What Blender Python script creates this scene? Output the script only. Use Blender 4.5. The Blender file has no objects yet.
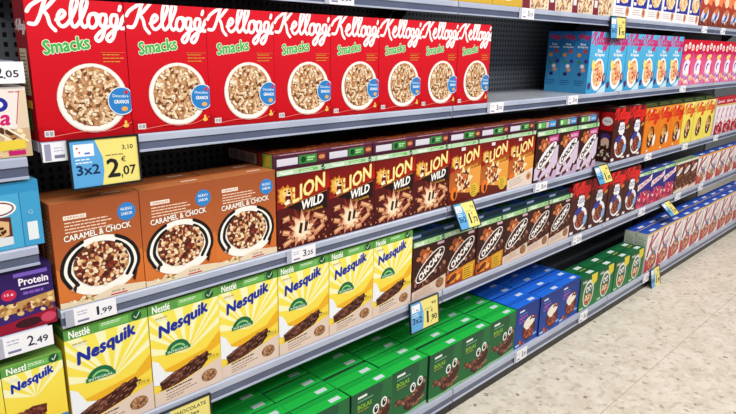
import bpy, math, random
from mathutils import Matrix, Vector
C = bpy.context.scene.collection
R0 = math.radians

# ------------------------------------------------------------------ camera
CZ = 1.372
def camera():
    yaw, pitch, roll = 0.78488, 0.260387, 0.020491
    f = Vector((math.sin(yaw)*math.cos(pitch), math.cos(yaw)*math.cos(pitch), -math.sin(pitch)))
    r = f.cross(Vector((0, 0, 1))).normalized(); u = r.cross(f)
    r2 = math.cos(roll)*r + math.sin(roll)*u; u2 = -math.sin(roll)*r + math.cos(roll)*u
    m = Matrix(((r2.x, u2.x, -f.x, -0.3877), (r2.y, u2.y, -f.y, -1.3124), (r2.z, u2.z, -f.z, CZ), (0, 0, 0, 1)))
    cd = bpy.data.cameras.new('camera'); cd.sensor_width = 36; cd.lens = 613.36/736*36
    cd.clip_start = .02
    o = bpy.data.objects.new('camera', cd); C.objects.link(o); o.matrix_world = m
    bpy.context.scene.camera = o
camera()
# ------------------------------------------------------------------ light
W = bpy.data.worlds.new('world'); bpy.context.scene.world = W; W.use_nodes = True
W.node_tree.nodes['Background'].inputs[0].default_value = (.93, .96, 1, 1)
W.node_tree.nodes['Background'].inputs[1].default_value = .2
def area(x, y, z, sx, sy, power, tilt=0):
    l = bpy.data.lights.new('ceiling_lamp_light', 'AREA'); l.shape = 'RECTANGLE'; l.size = sx; l.size_y = sy
    l.energy = power; l.color = (1, .985, .96)
    o = bpy.data.objects.new('ceiling_lamp_light', l); C.objects.link(o); o.location = (x, y, z)
    o.rotation_euler = (tilt, 0, 0)
area(2.0, -1.7, 3.3, 9, .4, 245, R0(24))
area(2.0, -3.0, 3.3, 9, .4, 150, R0(35))
vs = bpy.context.scene.view_settings
bpy.context.scene.display_settings.display_device = 'sRGB'
vs.view_transform = 'Standard'; vs.look = 'None'; vs.gamma = 1; vs.exposure = -.74; vs.use_curve_mapping = False

# ------------------------------------------------------------------ materials
def lin(c):
    return tuple(((v/255)/12.92 if v/255 <= .04045 else ((v/255+.055)/1.055)**2.4) for v in c[:3]) + (1,)
def mat(name, col=None, rough=.5, metal=0, attr=False, spec=.5, coat=0):
    m = bpy.data.materials.new(name); m.use_nodes = True
    b = m.node_tree.nodes['Principled BSDF']
    b.inputs['Roughness'].default_value = rough; b.inputs['Metallic'].default_value = metal
    b.inputs['Specular IOR Level'].default_value = spec; b.inputs['Coat Weight'].default_value = coat
    b.inputs['Coat Roughness'].default_value = .2
    if attr:
        a = m.node_tree.nodes.new('ShaderNodeAttribute'); a.attribute_name = 'print'
        m.node_tree.links.new(a.outputs['Color'], b.inputs['Base Color'])
    elif col: b.inputs['Base Color'].default_value = lin(col)
    return m
def noisy(m, c1, c2, scale, detail=3, stretch=None, lo=.4, hi=.6):
    nt = m.node_tree; b = nt.nodes['Principled BSDF']
    tc = nt.nodes.new('ShaderNodeTexCoord'); n = nt.nodes.new('ShaderNodeTexNoise'); r = nt.nodes.new('ShaderNodeValToRGB')
    mp = nt.nodes.new('ShaderNodeMapping'); mp.inputs['Scale'].default_value = stretch or (1, 1, 1)
    nt.links.new(tc.outputs['Object'], mp.inputs[0]); nt.links.new(mp.outputs[0], n.inputs['Vector'])
    n.inputs['Scale'].default_value = scale; n.inputs['Detail'].default_value = detail
    r.color_ramp.elements[0].color = lin(c1); r.color_ramp.elements[1].color = lin(c2)
    r.color_ramp.elements[0].position = lo; r.color_ramp.elements[1].position = hi
    nt.links.new(n.outputs['Fac'], r.inputs[0]); nt.links.new(r.outputs[0], b.inputs['Base Color'])
CARD = mat('printed_cardboard', attr=True, rough=.45, spec=.16)
PAPER = mat('printed_paper', attr=True, rough=.5, spec=.3)
GLOSS = mat('glossy_card', attr=True, rough=.25, spec=.5)
METAL = mat('painted_shelf_metal', rough=.35); noisy(METAL, (160, 165, 175), (172, 177, 187), 6)
RAIL = mat('grey_rail_plastic', rough=.3); noisy(RAIL, (168, 176, 198), (180, 188, 208), 5)
CHAN = mat('rail_channel_plastic', rough=.3); noisy(CHAN, (84, 92, 118), (94, 102, 128), 5)
DARK = mat('dark_steel_and_shade', rough=.45); noisy(DARK, (44, 46, 50), (52, 54, 59), 8)
BLACK = mat('black_kickplate', rough=.4); noisy(BLACK, (12, 11, 12), (18, 16, 17), 8)
FRAME = mat('black_sign_plastic', (22, 23, 27), rough=.35)
CEIL = mat('white_ceiling', (225, 226, 228), rough=.8)
LAMPW = mat('white_lamp_housing', (235, 235, 235), rough=.5)
def perforated():
    m = mat('perforated_steel', rough=.45); nt = m.node_tree; b = nt.nodes['Principled BSDF']; L = nt.links
    N = nt.nodes.new
    tc = N('ShaderNodeTexCoord'); sp = N('ShaderNodeSeparateXYZ'); L.new(tc.outputs['Object'], sp.inputs[0])
    def mth(op, a, bb=None, v=None):
        n = N('ShaderNodeMath'); n.operation = op; L.new(a, n.inputs[0])
        if bb is not None: L.new(bb, n.inputs[1])
        if v is not None: n.inputs[1].default_value = v
        return n.outputs[0]
    def cell(s, p, w):
        f = mth('FRACT', mth('MULTIPLY', s, v=1/p)); return mth('LESS_THAN', mth('ABSOLUTE', mth('SUBTRACT', f, v=.5)), v=w)
    hole = mth('MULTIPLY', cell(sp.outputs['X'], .022, .2), cell(sp.outputs['Z'], .022, .26))
    mx = N('ShaderNodeMix'); mx.data_type = 'RGBA'
    mx.inputs[6].default_value = lin((112, 117, 124)); mx.inputs[7].default_value = lin((10, 10, 11))
    L.new(hole, mx.inputs[0]); L.new(mx.outputs[2], b.inputs['Base Color'])
    return m
PERF = perforated()
def floor_mat():
    m = mat('terrazzo_floor', rough=.32, spec=.35); nt = m.node_tree; b = nt.nodes['Principled BSDF']; L = nt.links; N = nt.nodes.new
    tc = N('ShaderNodeTexCoord')
    def noise(s, d, lo, hi, off=0):
        n = N('ShaderNodeTexNoise'); n.inputs['Scale'].default_value = s; n.inputs['Detail'].default_value = d
        mp = N('ShaderNodeMapping'); mp.inputs['Location'].default_value = (off, off*.7, 0); L.new(tc.outputs['Object'], mp.inputs[0]); L.new(mp.outputs[0], n.inputs['Vector'])
        r = N('ShaderNodeMapRange'); r.inputs[1].default_value = lo; r.inputs[2].default_value = hi; L.new(n.outputs['Fac'], r.inputs[0])
        return r.outputs[0]
    def mix(a, c, f):
        x = N('ShaderNodeMix'); x.data_type = 'RGBA'
        if isinstance(a, tuple): x.inputs[6].default_value = lin(a)
        else: L.new(a, x.inputs[6])
        x.inputs[7].default_value = lin(c); L.new(f, x.inputs[0]); return x.outputs[2]
    def mul(f, k):
        x = N('ShaderNodeMath'); x.operation = 'MULTIPLY'; L.new(f, x.inputs[0]); x.inputs[1].default_value = k; return x.outputs[0]
    base = mix((214, 205, 188), (228, 220, 205), noise(9, 4, .4, .6))
    base = mix(base, (172, 158, 138), mul(noise(30, 3, .52, .66, 3), .5))
    base = mix(base, (232, 226, 214), mul(noise(34, 2, .54, .64, 9), .6))
    def chips(scale, thr, off, seedlim):
        mp = N('ShaderNodeMapping'); mp.inputs['Location'].default_value = (off, off, 0); L.new(tc.outputs['Object'], mp.inputs[0])
        nz = N('ShaderNodeTexNoise'); nz.inputs['Scale'].default_value = scale*2.2; L.new(mp.outputs[0], nz.inputs['Vector'])
        ad = N('ShaderNodeMix'); ad.data_type = 'VECTOR'; ad.inputs[0].default_value = .035; L.new(mp.outputs[0], ad.inputs[4]); L.new(nz.outputs['Color'], ad.inputs[5])
        v = N('ShaderNodeTexVoronoi'); v.inputs['Scale'].default_value = scale; v.inputs['Randomness'].default_value = 1; L.new(ad.outputs[1], v.inputs['Vector'])
        a = N('ShaderNodeMath'); a.operation = 'LESS_THAN'; L.new(v.outputs['Distance'], a.inputs[0]); a.inputs[1].default_value = thr
        s = N('ShaderNodeSeparateColor'); L.new(v.outputs['Color'], s.inputs[0])
        c = N('ShaderNodeMath'); c.operation = 'LESS_THAN'; L.new(s.outputs[0], c.inputs[0]); c.inputs[1].default_value = seedlim
        x = N('ShaderNodeMath'); x.operation = 'MULTIPLY'; L.new(a.outputs[0], x.inputs[0]); L.new(c.outputs[0], x.inputs[1]); return x.outputs[0]
    base = mix(base, (150, 130, 106), mul(chips(24, .26, 0, .22), .6))
    base = mix(base, (112, 92, 72), mul(chips(22, .2, 5, .10), .75))
    base = mix(base, (236, 231, 222), mul(chips(28, .3, 11, .2), .6))
    L.new(base, b.inputs['Base Color'])
    return m
FLOOR = floor_mat()
JOINT = mat('floor_joint', (176, 164, 146), rough=.7)

# ------------------------------------------------------------------ mesh helpers
def mesh_obj(name, verts, faces, material, parent=None, mats=None, mi=None, cols=None):
    me = bpy.data.meshes.new(name); me.from_pydata(verts, [], faces)
    for m in (mats or [material]): me.materials.append(m)
    if mi:
        for p, i in zip(me.polygons, mi): p.material_index = i
    if cols:
        a = me.color_attributes.new('print', 'FLOAT_COLOR', 'CORNER')
        buf = []
        for p in me.polygons:
            c = cols[p.index]
            if isinstance(c[0], (tuple, list)):
                for k in range(p.loop_total): buf.extend(c[k])
            else: buf.extend(c*p.loop_total)
        a.data.foreach_set('color', buf)
    me.update()
    o = bpy.data.objects.new(name, me); C.objects.link(o)
    if parent: o.parent = parent
    return o
def box_geo(x0, x1, y0, y1, z0, z1, b=0):
    v = [(x, y, z) for z in (z0, z1) for y in (y0, y1) for x in (x0, x1)]
    f = [(0, 2, 3, 1), (4, 5, 7, 6), (0, 1, 5, 4), (2, 6, 7, 3), (0, 4, 6, 2), (1, 3, 7, 5)]
    return v, f
def join(parts):
    V, F = [], []
    for v, f in parts:
        n = len(V); V += v; F += [tuple(i+n for i in q) for q in f]
    return V, F
def bevel(o, w=.001, seg=2):
    m = o.modifiers.new('bevel', 'BEVEL'); m.width = w; m.segments = seg; m.limit_method = 'ANGLE'; return o
def extrude_x(prof, x0, x1):
    n = len(prof); V = [(x0, y, z) for y, z in prof] + [(x1, y, z) for y, z in prof]
    F = [(i, (i+1) % n, n+(i+1) % n, n+i) for i in range(n)] + [tuple(range(n-1, -1, -1)), tuple(range(n, 2*n))]
    return V, F
def empty(name, loc, label, cat, group=None):
    o = bpy.data.objects.new(name, None); C.objects.link(o); o.location = loc; o.empty_display_size = .05
    tag(o, label, cat, group); return o
def tag(o, label, cat, group=None):
    o['label'] = label; o['category'] = cat
    if group: o['group'] = group

# ------------------------------------------------------------------ printed artwork (flat inks on a carton, millimetres)
_tc = {}
def text_geo(s, bold, shear, res=2):
    k = (s, bold, shear)
    if k in _tc: return _tc[k]
    cu = bpy.data.curves.new('t', 'FONT'); cu.body = s; cu.size = 1; cu.offset = bold; cu.shear = shear; cu.resolution_u = res; cu.fill_mode = 'BOTH'
    o = bpy.data.objects.new('t', cu); C.objects.link(o)
    bpy.context.view_layer.update()
    me = o.to_mesh(); v = [(p.co.x, p.co.y) for p in me.vertices]; f = [tuple(p.vertices) for p in me.polygons]
    o.to_mesh_clear(); bpy.data.objects.remove(o); bpy.data.curves.remove(cu)
    xs = [a for a, b in v] or [0]; ys = [b for a, b in v] or [0]
    _tc[k] = (v, f, min(xs), max(xs), min(ys), max(ys)); return _tc[k]
def smooth(pts, n=5):
    out = []
    P = [pts[0]] + list(pts) + [pts[-1]]
    for i in range(1, len(P)-2):
        a, b, c, d = P[i-1:i+3]
        for k in range(n):
            t = k/n
            out.append(tuple(.5*(2*b[j] + (c[j]-a[j])*t + (2*a[j]-5*b[j]+4*c[j]-d[j])*t*t + (3*b[j]-a[j]-3*c[j]+d[j])*t**3) for j in (0, 1)))
    out.append(tuple(pts[-1])); return out
class Art:
    def __init__(s, w, h):
        s.w, s.h = w, h; s.v = []; s.f = []; s.c = []; s.z = .00006
    def up(s, d=.00004): s.z += d
    def poly(s, pts, col, dz=.00004, flip=True):
        pts = [(min(max(x, 0), s.w), min(max(y, 0), s.h)) for x, y in pts]
        ar = sum(pts[i][0]*pts[(i+1) % len(pts)][1]-pts[(i+1) % len(pts)][0]*pts[i][1] for i in range(len(pts)))
        if abs(ar) < 1e-3: return
        cc = [lin(c) for c in col] if isinstance(col[0], (tuple, list)) else lin(col)
        if ar < 0:
            pts = pts[::-1]
            if isinstance(col[0], (tuple, list)): cc = cc[::-1]
        n = len(s.v); s.v += [(x, y, s.z) for x, y in pts]; s.f.append(tuple(range(n, n+len(pts)))); s.c.append(cc); s.z += dz
    def rect(s, x0, y0, x1, y1, col, dz=.00004): s.poly([(x0, y0), (x1, y0), (x1, y1), (x0, y1)], col, dz)
    def grad(s, x0, y0, x1, y1, cb, ct): s.poly([(x0, y0), (x1, y0), (x1, y1), (x0, y1)], [cb, cb, ct, ct])
    def ell(s, cx, cy, rx, ry, col, rot=0, n=24, dz=.00004, a0=0, a1=360):
        r = R0(rot); P = []
        full = a1-a0 >= 360
        for k in range(n if full else n+1):
            a = R0(a0+(a1-a0)*k/n); x, y = rx*math.cos(a), ry*math.sin(a)
            P.append((cx+x*math.cos(r)-y*math.sin(r), cy+x*math.sin(r)+y*math.cos(r)))
        s.poly(P, col, dz)
    def stroke(s, pts, wd, col, sm=5, done=True):
        """one ribbon with mitred joints and round ends, rising a hair along its length so that loops cross cleanly"""
        P = smooth(pts, sm) if sm else list(pts)
        P = [P[0]] + [P[i] for i in range(1, len(P)) if math.hypot(P[i][0]-P[i-1][0], P[i][1]-P[i-1][1]) > 1e-6]
        n = len(P); D = []
        for i in range(n-1):
            dx, dy = P[i+1][0]-P[i][0], P[i+1][1]-P[i][1]; d = math.hypot(dx, dy); D.append((dx/d, dy/d))
        L_, R_ = [], []
        for i in range(n):
            a = D[max(i-1, 0)]; b = D[min(i, n-2)]; tx, ty = a[0]+b[0], a[1]+b[1]; q = math.hypot(tx, ty) or 1
            nx, ny = -ty/q*wd/2, tx/q*wd/2
            L_.append((P[i][0]+nx, P[i][1]+ny)); R_.append((P[i][0]-nx, P[i][1]-ny))
        def cap(c, d, sgn):
            a0 = math.atan2(d[1], d[0]) + (-math.pi/2 if sgn > 0 else math.pi/2)
            return [(c[0]+wd/2*math.cos(a0+math.pi*k/6), c[1]+wd/2*math.sin(a0+math.pi*k/6)) for k in range(1, 6)]
        cl = lambda p, z: (min(max(p[0], 0), s.w), min(max(p[1], 0), s.h), z)
        ln = lin(col); base = len(s.v); dz = .0000025
        for i in range(n): s.v.append(cl(L_[i], s.z+i*dz)); s.v.append(cl(R_[i], s.z+i*dz))
        for i in range(n-1): s.f.append((base+2*i+1, base+2*i+3, base+2*i+2, base+2*i)); s.c.append(ln)
        for c, d, sg, l, r, z, ii in ((P[-1], D[-1], 1, L_[-1], R_[-1], s.z+(n-1)*dz, n-1), (P[0], D[0], -1, R_[0], L_[0], s.z, 0)):
            m = len(s.v); k = cap(c, d, sg); s.v += [cl(q, z) for q in k]
            a, b = (base+2*ii+1, base+2*ii) if sg > 0 else (base+2*ii, base+2*ii+1)
            s.f.append((a,)+tuple(range(m, m+5))+(b,)); s.c.append(ln)
        s.z += n*dz + .00001
        if done: s.up()
    def text(s, t, x, y, w, h, col, bold=.0, shear=0, rot=0, dz=.00004, fit=None):
        """text fitted into a w x h box whose lower left corner is x,y, turned by rot degrees"""
        v, f, x0, x1, y0, y1 = text_geo(t, 0, shear); r = R0(rot); ln = lin(col); e = bold*h*.9
        w -= 2*e; h -= 2*e; x += e; y += e
        for ox, oy in (((0, 0),) if bold < .008 else ((-e, 0), (e, 0), (0, -e), (0, e), (0, 0))) + tuple(fit or ()):
            n = len(s.v)
            for a, b in v:
                X = (a-x0)/(x1-x0)*w+ox; Y = (b-y0)/(y1-y0)*h+oy
                s.v.append((min(max(x+X*math.cos(r)-Y*math.sin(r), 0), s.w), min(max(y+X*math.sin(r)+Y*math.cos(r), 0), s.h), s.z))
            s.f += [tuple(i+n for i in q) for q in f]; s.c += [ln]*len(f); s.z += .000004
        s.z += dz
    def otext(s, t, x, y, w, h, col, edge, g=2.0, bold=.02, shear=0, rot=0):
        g *= 1.2
        s.text(t, x, y, w, h, edge, bold, shear, rot, fit=[(g*math.cos(k*math.pi/4), g*math.sin(k*math.pi/4)) for k in range(8)]); s.text(t, x, y, w, h, col, bold, shear, rot)
    def scatter(s, inside, n, size, cols, seed, n_side=6, asp=.7, dz=.000005):
        rnd = random.Random(seed)
        x0, y0, x1, y1, fn = inside
        k = 0; tries = 0
        while k < n and tries < n*30:
            tries += 1
            x, y = rnd.uniform(x0, x1), rnd.uniform(y0, y1)
            if not fn(x, y): continue
            q = size*rnd.uniform(.7, 1.25); s.ell(x, y, q, q*asp, rnd.choice(cols), rnd.uniform(0, 180), n_side, dz); k += 1
        s.up()
    def lines(s, x, y, w, n, step, th, col, seed=1, dash=True, rot=0):
        rnd = random.Random(seed); t = math.tan(R0(rot))
        for i in range(n):
            yy = y-i*step; xx = x
            end = x+w*rnd.uniform(.7, 1)
            while xx < end:
                l = min(rnd.uniform(5, 14) if dash else w, end-xx)
                s.poly([(xx, yy+(xx-x)*t), (xx+l, yy+(xx+l-x)*t), (xx+l, yy+th+(xx+l-x)*t), (xx, yy+th+(xx-x)*t)], col, 0); xx += l+1.6
        s.up()
def inell(cx, cy, rx, ry): return (cx-rx, cy-ry, cx+rx, cy+ry, lambda x, y: ((x-cx)/rx)**2+((y-cy)/ry)**2 < 1)
def inrect(x0, y0, x1, y1): return (x0, y0, x1, y1, lambda x, y: True)
def star(cx, cy, r1, r2, n, a0=0, seed=0):
    rnd = random.Random(seed)
    return [(cx+(r1 if k % 2 == 0 else r2)*rnd.uniform(.85, 1.1)*math.cos(R0(a0)+math.pi*k/n), cy+(r1 if k % 2 == 0 else r2)*rnd.uniform(.85, 1.1)*math.sin(R0(a0)+math.pi*k/n)) for k in range(2*n)]
SCRIPT = [  # brush script, unit space: about 11 wide, baseline 0
 [(.0, 1.7), (.35, 2.25), (1.0, 2.75), (2.1, 3.45)],
 [(2.15, 3.5), (1.7, 2.4), (1.25, 1.2), (.75, .35), (.1, .35)],
 [(3.35, 3.65), (2.7, 2.9), (2.1, 2.25), (1.55, 1.85)],
 [(1.65, 1.9), (2.05, 1.3), (2.25, .3), (2.75, -.35)],
 [(2.95, .85), (3.6, 1.15), (3.95, 1.65), (3.6, 1.95), (3.15, 1.3), (3.15, .5), (3.6, .12), (4.25, .6), (4.9, 1.7), (5.4, 2.9), (5.3, 3.6), (4.9, 3.2), (4.6, 2.0), (4.55, .7), (4.85, .12), (5.4, .6),
  (6.0, 1.7), (6.5, 2.9), (6.4, 3.6), (6.0, 3.2), (5.7, 2.0), (5.65, .7), (5.95, .12), (6.35, .4)],
 [(7.35, 1.75), (6.75, 1.6), (6.45, .8), (6.65, .15), (7.15, .2), (7.5, .9), (7.35, 1.7), (7.8, 1.5)],
 [(8.55, 1.65), (8.0, 1.65), (7.75, .9), (7.95, .3), (8.35, .5), (8.65, 1.6), (8.35, .2), (7.95, -1.0), (7.45, -1.5), (7.15, -1.1), (7.8, -.35), (8.8, .3)],
 [(9.85, 1.65), (9.3, 1.65), (9.05, .9), (9.25, .3), (9.65, .5), (9.95, 1.6), (9.65, .2), (9.25, -1.0), (8.75, -1.5), (8.45, -1.1), (9.1, -.35), (10.1, .3), (10.5, 1.3), (10.9, 1.75)],
 [(10.5, 1.3), (10.95, .8), (10.8, .2), (10.3, .1)],
 [(10.2, 2.3), (10.35, 2.75)]]
def script(a, x, y, w, col, th=.5, rise=0, sy=1.0):
    k = w/11.2
    for st in SCRIPT:
        a.stroke([(x+(px+.2)*k, y+py*k*sy+px*k*rise) for px, py in st], th*k, col, 3, False)
    a.up()

def carton(name, w, d, h, front=None, left=None, top=None, cf=(200, 200, 200), cs=None, ct=None, flap=None, tab=None, gloss=False):
    """one printed carton, origin at the lower front left corner, front faces -y"""
    W_, D_, H_ = w/1000, d/1000, h/1000; cs = cs or cf; ct = ct or cf
    b = .0009
    # chamfered carton body
    V = []; xs = (0, b, W_-b, W_); 
    def ring(z, i):
        return [(i, 0 if False else 0, z)]
    V, F = box_geo(0, W_, 0, D_, 0, H_)
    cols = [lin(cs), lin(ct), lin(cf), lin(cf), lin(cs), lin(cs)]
    def add(a, fn):
        n = len(V)
        V.extend(fn(x/1000, y/1000, z) for x, y, z in a.v); F.extend(tuple(i+n for i in q) for q in a.f); cols.extend(a.c)
    if front: add(front, lambda x, y, z: (x, -z, y))
    if left: add(left, lambda x, y, z: (-z*.5, D_-x, y))
    if top: add(top, lambda x, y, z: (x, y, H_+z))
    o = mesh_obj(name, V, F, GLOSS if gloss else CARD, cols=cols)
    if flap:
        g = .0007
        v1, f1 = box_geo(.002, W_-.002, .0012, D_*.62, H_, H_+g)
        fl = mesh_obj('top_flap', v1, f1, CARD, o, cols=[lin(flap)]*6)
        if tab:
            x0, x1, y0, y1, tcol = tab
            v2, f2 = box_geo(x0/1000, x1/1000, y0/1000, y1/1000, H_+g, H_+g*1.5)
            t = mesh_obj('tear_tab', v2, f2, CARD, fl, cols=[lin(tcol)]*6); t['label'] = 'pale printed tear tab'
    return o
def dup(o):
    c = o.copy(); C.objects.link(c)
    for ch in o.children:
        k = ch.copy(); C.objects.link(k); k.parent = c
        for g in ch.children:
            q = g.copy(); C.objects.link(q); q.parent = k
    return c
NUM = ['first', 'second', 'third', 'fourth', 'fifth', 'sixth', 'seventh', 'eighth', 'ninth', 'tenth', 'eleventh', 'twelfth', 'thirteenth', 'fourteenth']
used = {}
rj = random.Random(7)
def put(proto, x, y, z, label, group, cat='cereal box', jit=.002):
    o = proto if not used.get(proto.name) else dup(proto)
    used[proto.name] = True
    o.location = (x+rj.uniform(-jit, jit)*.5, y+rj.uniform(0, jit*2), CZ+z+.0006)
    tag(o, label, cat, group); return o
def row(proto, xs, y, z, what, group, rows=1, dy=.07, first=0, total_note='', jit=.002, rowskip=None):
    for j in range(rows):
        for i, x in enumerate(xs):
            if rowskip and rowskip(i, j): continue
            q = NUM[i+first]
            if rows == 1: lab = '%s from the left of the %s' % (q, what)
            elif j == 0: lab = '%s from left, front row, of the %s' % (q, what)
            else: lab = '%s from left, %s row back, of the %s' % (q, NUM[j], what)
            put(proto, x, y+j*dy, z, lab, group, jit=jit)

# ------------------------------------------------------------------ structure: floor
v, f = box_geo(-4, 9, -6, 1.2, -.05, 0)
o = mesh_obj('floor', v, f, FLOOR); o['kind'] = 'structure'
v, f = box_geo(-4, 9, -6, 1.2, 3.45, 3.55)
o = mesh_obj('ceiling', v, f, CEIL); o['kind'] = 'structure'
V, F = join([box_geo(-4, 9, y-.0012, y+.0012, -.001, .0004) for y in (-.476, -1.676, -2.876, -4.076)])
o = mesh_obj('trim_1', V, F, JOINT); o['kind'] = 'structure'

# ------------------------------------------------------------------ shelving bays
PAR = {'A': (.1005, .1425, 0), 'B': (-.2434, -.203, 0), 'C': (-.6073, -.566, 0), 'D': (-.9369, -.888, 0), 'E': (-1.3274, -1.272, -.0756)}
BACK = .345
def shelf(x0, w, zb, zt, yf, label):
    """shelf board with its price rail and two brackets; it can be lifted off the frame"""
    zb += CZ; zt += CZ; H = zt-zb
    v, f = box_geo(.002, w-.002, yf+.0165, BACK-.006, zt-.022, zt)
    s = mesh_obj('shelf', v, f, METAL if yf == 0 else DARK); bevel(s, .001); s.location.x = x0; tag(s, label, 'shelf', 'grey metal shelves of the cereal aisle')  # bottom board takes the dark steel: deep shade put into its colour
    prof = [(yf+.016, zt), (yf+.004, zt-.0005), (yf+.0012, zt-.004), (yf, zt-.42*H), (yf+.0035, zt-.46*H), (yf+.0035, zb+.12*H), (yf, zb+.09*H), (yf, zb), (yf+.006, zb), (yf+.010, zt-.02), (yf+.016, zt-.02)]
    v, f = extrude_x(prof, .003, w-.003)
    mi = [1 if k in (4, ) else 0 for k in range(len(f))]
    r = mesh_obj('price_rail', v, f, RAIL, s, mats=[RAIL, CHAN], mi=mi); r['label'] = 'pale plastic price rail with darker label channel'
    if zb > .2:
        for x in (.034, w-.037):
            B_ = BACK-.006
            prof = [(.262, zt-.0225), (B_, zt-.0225), (B_, zt-.085), (B_-.02, zt-.085), (.268, zt-.034)]
            v, f = extrude_x(prof, x, x+.003)
            mesh_obj('shelf_bracket', v, f, DARK, s)
def bay(x0, w, levels, label, shelf_labels):
    b = empty('shelving_frame', (x0, 0, 0), label, 'shelving frame', 'dark back frames of the shelving')
    v, f = box_geo(.032, w-.032, BACK, BACK+.012, .05, 2.12); mesh_obj('back_panel', v, f, PERF, b)['label'] = 'dark perforated back panel'
    for x in (.001, w-.032):
        parts = [box_geo(x, x+.031, BACK-.004, BACK+.05, 0, 2.16)]
        for k in range(42): parts.append(box_geo(x+.013, x+.018, BACK-.0045, BACK-.0039, .06+k*.05, .085+k*.05))
        v, f = join(parts); mesh_obj('upright_post', v, f, DARK, b)
    v, f = box_geo(.002, w-.002, -.064, -.044, 0, .0435); mesh_obj('kickplate', v, f, BLACK, b)['label'] = 'black kickplate under the bottom shelf'
    for (zb, zt, yf), lab in zip(levels.values(), shelf_labels): shelf(x0, w, zb, zt, yf, lab)
BW = 1.33
desc = ['dark perforated back frame behind the caramel boxes, nearest complete one', 'dark perforated back frame showing in the gap right of the red boxes', 'dark perforated back frame behind the pale blue rice boxes', 'dark perforated back frame farthest along, behind the pink boxes']
SL = [['top grey shelf over the nearest red boxes, nearest of its level', 'grey shelf carrying the first seven red boxes', 'grey shelf carrying the caramel and maroon boxes', 'grey shelf carrying the yellow chocolate cereal boxes', 'bottom grey shelf of the leftmost green boxes'],
 ['top grey shelf holding the yellow flake and muesli boxes', 'mostly empty grey shelf between red and pale blue boxes', 'grey shelf under the orange splashed and magenta tagged boxes', 'grey shelf carrying the brown petal boxes', 'bottom grey shelf where green boxes meet deep blue ones'],
 ['top grey shelf holding the white and blue boxes', 'grey shelf carrying the pale blue rice boxes', 'grey shelf carrying the orange cereal boxes', 'grey shelf carrying the purple blue boxes', 'bottom grey shelf carrying dark green yellow cornered boxes'],
 ['farthest top grey shelf, holding red and brown boxes', 'grey shelf carrying the pink and red loops boxes', 'grey shelf carrying the white berry boxes', 'grey shelf carrying most of the short white boxes', 'farthest bottom grey shelf, of tall white blue-topped boxes']]
for i in range(4): bay(i*BW, BW, PAR, desc[i], SL[i])
LEFT = {'A': (-.087, -.045, 0), 'B': (-.272, -.228, 0), 'C': (-.452, -.411, 0), 'D': (-.634, -.588, 0), 'E': (-.86, -.815, 0), 'F': (-1.3274, -1.272, -.0756)}
bay(-1.33-.022, 1.33, LEFT, 'dark back frame of the snack bar shelves at left picture edge', ['grey shelf at left edge over the white cookie box', 'grey shelf at left edge under the white cookie box', 'grey shelf at left edge under the sky blue biscuit box', 'grey shelf at left edge under the purple protein box', 'grey shelf at left edge under small yellow bar boxes', 'bottom grey shelf of the left snack bar shelves'])

# ------------------------------------------------------------------ artwork
RED = (206, 18, 34)
def kel(a, y, col, w=None, th=.55, x=0, sy=1.0, rise=0): script(a, x, y, w or a.w, col, th, rise, sy)
# red puffed wheat
def smacks():
    w, h = 191, 275; a = Art(w, h)
    a.grad(0, 0, w, h, (196, 10, 26), (214, 24, 42))
    kel(a, 221, (255, 255, 255), 195, .42, 1, .95)
    a.otext('Smacks', 26, 168, 92, 28, (76, 178, 84), (248, 250, 232), 2.0, .05, .1, 8)
    a.lines(140, 168, 45, 3, 7, 2, (215, 150, 60), 4)
    a.rect(136, 173, 187, 174, (225, 120, 60))
    a.ell(113, 81, 72, 71, (222, 216, 208), n=40); a.ell(113, 82, 69.5, 68.5, (250, 247, 240), n=40); a.ell(113, 84, 61, 61, (186, 134, 92), n=36)
    a.scatter(inell(113, 84, 59, 59), 420, 4.9, [(222, 182, 138), (240, 214, 178), (206, 156, 112), (248, 234, 210), (120, 70, 42), (190, 138, 94), (236, 206, 168)], 3, 6, .6)
    a.poly([(0, 0), (191, 0), (191, 22), (150, 10), (80, 8), (30, 18), (0, 30)], (176, 8, 22))
    a.stroke([(20, 8), (80, 14), (140, 12), (189, 26)], 1.4, (232, 120, 110))
    a.ell(171, 73, 30, 30, (225, 235, 245), n=28); a.ell(171, 73, 28, 28, (46, 128, 200), n=28)
    a.text('Descubre', 152, 82, 34, 6, (235, 245, 255), .01, 0, -4); a.text('GRANOS', 154, 68, 32, 8, (255, 255, 255), .03, 0, -2)
    a.ell(176, 56, 7, 5, (236, 170, 90)); a.ell(182, 91, 4, 4, (220, 40, 50))
    a.ell(176, 20, 6.5, 4, (240, 196, 90)); a.ell(176, 27, 3, 4, (240, 196, 90))
    a.rect(10, 9, 28, 21, (232, 226, 226)); a.rect(12, 11, 18, 19, (170, 170, 180)); a.rect(20, 11, 26, 19, (150, 160, 175))
    l = Art(68, h); l.rect(0, 0, 68, h, (150, 12, 24)); kel(l, 215, (240, 220, 220), 62, .55, 3); l.rect(12, 90, 54, 180, (222, 205, 170)); l.lines(16, 170, 34, 12, 7, 2, (90, 60, 50), 5)  # side panel in darker red, its shadow painted into the colour
    l.rect(10, 20, 40, 60, (60, 140, 70)); l.rect(14, 64, 54, 80, (235, 195, 80))
    return carton('cereal_box', w, 68, h, a, l, None, RED, (150, 12, 24), RED, flap=(190, 20, 32))
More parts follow.
